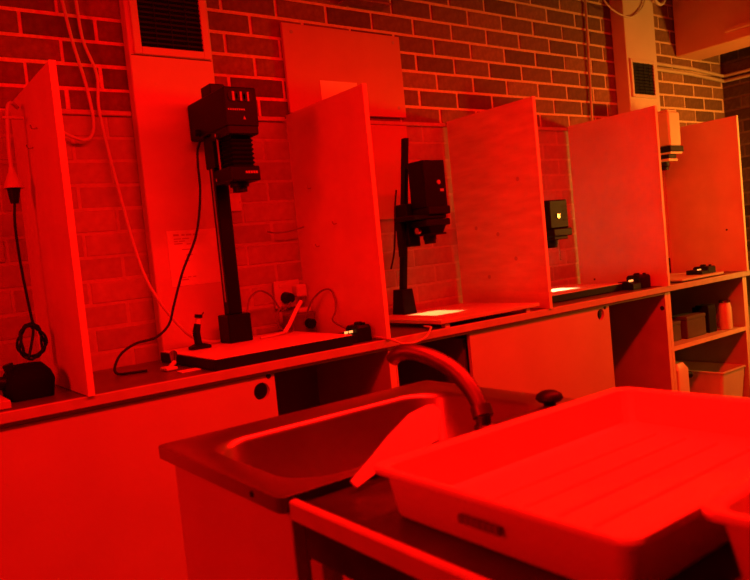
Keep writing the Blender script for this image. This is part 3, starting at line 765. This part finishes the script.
for x in (.226, .872):
    B('corner_post', M_sinkp, t, x, x+.022, -1.775, -1.7705, .0, zt-.0285, c=.002)
B('plinth', M_black, t, .25, .86, -1.74, -1.34, .0, .06)
MB().cyl((.2035,-1.70,zt-.012),(.206,-1.70,zt-.012), .005, n=12).build('screw', M_black, t)

# tap on the front deck of the sink
t = thing('swan_neck_tap', 'curved metal swan-neck tap with dark dome handle over the sink', 'tap', (.64, -1.768, .9006))
MB().lathe([(.019,.9006),(.019,.906),(.014,.909),(.014,.925)], .637, -1.767, 20).build('base', M_tap, t, True)
MB().tube([(.637,-1.767,.918),(.641,-1.760,.932),(.647,-1.735,.961),(.647,-1.70,.992),(.637,-1.665,1.015),(.623,-1.63,1.030),(.611,-1.60,1.035),(.602,-1.58,1.030),(.598,-1.567,1.018)], .016, 14, 5,
          [.014,.015,.016,.0165,.0165,.016,.0155,.015,.014]).build('spout', M_tap, t, True)
MB().cyl((.638,-1.766,.921),(.642,-1.757,.938), .0195, n=18).build('collar', M_tap, t, True)
B('deck_plate', M_tap, t, .655, .825, -1.776, -1.757, .9006, .9035, c=.001)
MB().lathe([(.012,.9006),(.012,.908),(.022,.911),(.027,.917),(.024,.925),(.014,.931),(.004,.932)], .826, -1.760, 22).build('handle', M_black2, t, True)

# ------------------------------------------------------------------ wet bench with trays
t = thing('wet_bench', 'dark wet steel bench with a pale raised lip beside the sink', 'bench', (.62, -2.4, 0.0))
bx0, bx1, by0, by1, bz = .208, .985, -3.00, -1.806, .892
B('top_sheet', M_wet, t, bx0+.012, bx1-.012, by0+.012, by1-.004, bz-.012, bz)
lipm = MB().box(bx0, bx0+.014, by0, by1, bz-.020, bz+.009, c=.003)
lipm.build('lip', M_wtedge, t)
B('lip', M_wtedge, t, bx1-.014, bx1, by0, by1, bz-.020, bz+.009, c=.003)
B('lip', M_wtedge, t, bx0+.014, bx1-.014, by0, by0+.014, bz-.020, bz+.009, c=.003)
B('apron', M_wet, t, bx0+.018, bx0+.034, by0+.02, by1-.01, bz-.075, bz-.013)
for x, y in ((bx0+.016, by1-.046), (bx1-.046, by1-.046), (bx0+.016, by0+.02), (bx1-.046, by0+.02)):
    B('leg', M_carc, t, x, x+.030, y, y+.030, 0.0, bz-.076, c=.002)
B('side_panel', M_white, t, bx0+.040, bx0+.054, by0+.06, by1-.060, .10, bz-.05)
B('back_panel', M_white, t, bx0+.06, bx1-.06, by1-.03, by1-.018, .10, bz-.02)

def tray(label, x0, x1, y0, y1, zb, zr, flare, spout, nrib, name='developing_tray'):
    t = thing(name, label, 'tray', ((x0+x1)/2, (y0+y1)/2, zb), 'white photo trays on the wet bench')
    f = flare; th = .004
    def ring(e, z, r): return rrect(x0+e, x1-e, y0+e, y1-e, r*.62, z, 6)
    loops = [ring(f+.003, zb+.0008, .03), ring(f, zb+.006, .03), ring(.012, zr-.007, .03), ring(.001, zr-.009, .032), ring(0, zr-.004, .032), ring(.002, zr, .032),
             ring(.010, zr, .03), ring(.016, zr-.004, .03), ring(f+th, zb+.012, .028), ring(f+th+.008, zb+.006, .022)]
    if spout:
        for li, lp in enumerate(loops):
            if li in (0, 1, 9): continue
            for i, p in enumerate(lp):
                dx, dy = p[0]-x1, p[1]-y1
                dist = math.hypot(dx, dy)
                if dist < .05:
                    k = (1-dist/.05); hz = (p[2]-zb)/(zr-zb)
                    lp[i] = (p[0]+.030*k*hz, p[1]+.030*k*hz, p[2]-.012*k*hz)
    b = MB().loft(loops).build('basin', M_tray, t, True)
    for i in range(nrib):
        y = y0+f+.05 + (i+.5)*(y1-y0-2*f-.10)/nrib
        MB().prism([(y-.006, zb+.0055), (y-.002, zb+.0095), (y+.002, zb+.0095), (y+.006, zb+.0055)], 'x', x0+f+.04, x1-f-.04).build('floor_rib', M_tray, t)
    return t
tr1 = tray('large white developing tray with flared sides beside the sink', .262, .822, -2.322, -1.930, bz, .960, .020, True, 5)
nm = MB()
for k in range(7): nm.box(.2690, .2745, -2.150+k*.0090, -2.1425+k*.0090, .920, .930)
nm.build('maker_mark', M_cordg, tr1)
tray('second white tray with its corner overlapping the large tray', .328, .86, -2.76, -2.340, bz, .978, .024, False, 4)
# bent white plastic sheet standing behind the big tray
pts = [(.299,-1.828,.907),(.304,-1.8365,.8975),(.354,-1.827,.908),(.396,-1.825,.911),(.485,-1.814,.922),(.499,-1.801,.937),(.521,-1.784,.956),(.520,-1.778,.962),(.515,-1.773,.968),(.500,-1.772,.969),(.459,-1.776,.964),(.399,-1.794,.945),(.351,-1.811,.926)]
nv = Vector((0, -.743, .669))*.004
o = MB().loft([[tuple(Vector(p)+nv*0) for p in pts], [tuple(Vector(p)+nv) for p in pts]]).build('plastic_paddle', M_tray)
tag(o, 'white plastic print paddle leaning from the wet bench over the sink edge', 'paddle')

# ------------------------------------------------------------------ luminaires
def batten(label, x0, x1, y, z, m):
    t = thing('strip_safelight', label, 'light', ((x0+x1)/2, y, z))
    B('housing', M_white, t, x0, x1, y-.05, y+.05, z+.03, z+.09, c=.004)
    MB().tube([(x0+.03, y, z+.014), (x1-.03, y, z+.014)], .013, 12, 1).build('tube', m, t, True)
    for x in (x0+.2, x1-.2): MB().cyl((x, y, z+.09), (x, y, 2.949), .006, n=10).build('rod', M_white, t)
batten('red strip safelight hung over the sinks', -.25, 3.65, -1.80, 2.412, M_redtube)
t = thing('red_safelight', 'red box safelight on the plain end wall', 'light', (-1.95, -1.5, 1.8))
B('housing', M_black, t, -1.998, -1.93, -1.84, -1.16, 1.75, 2.25, c=.006)
B('filter', M_redtube, t, -1.93, -1.92, -1.80, -1.20, 1.78, 2.22)
t = thing('amber_safelight', 'amber box safelight on the dark brick end wall', 'light', (5.0, -1.75, 1.28))
B('housing', M_black, t, 4.965, XR-.008, -1.93, -1.57, 1.29, 1.61, c=.006)
B('filter', M_ambtube, t, 4.955, 4.965, -1.90, -1.60, 1.32, 1.58)
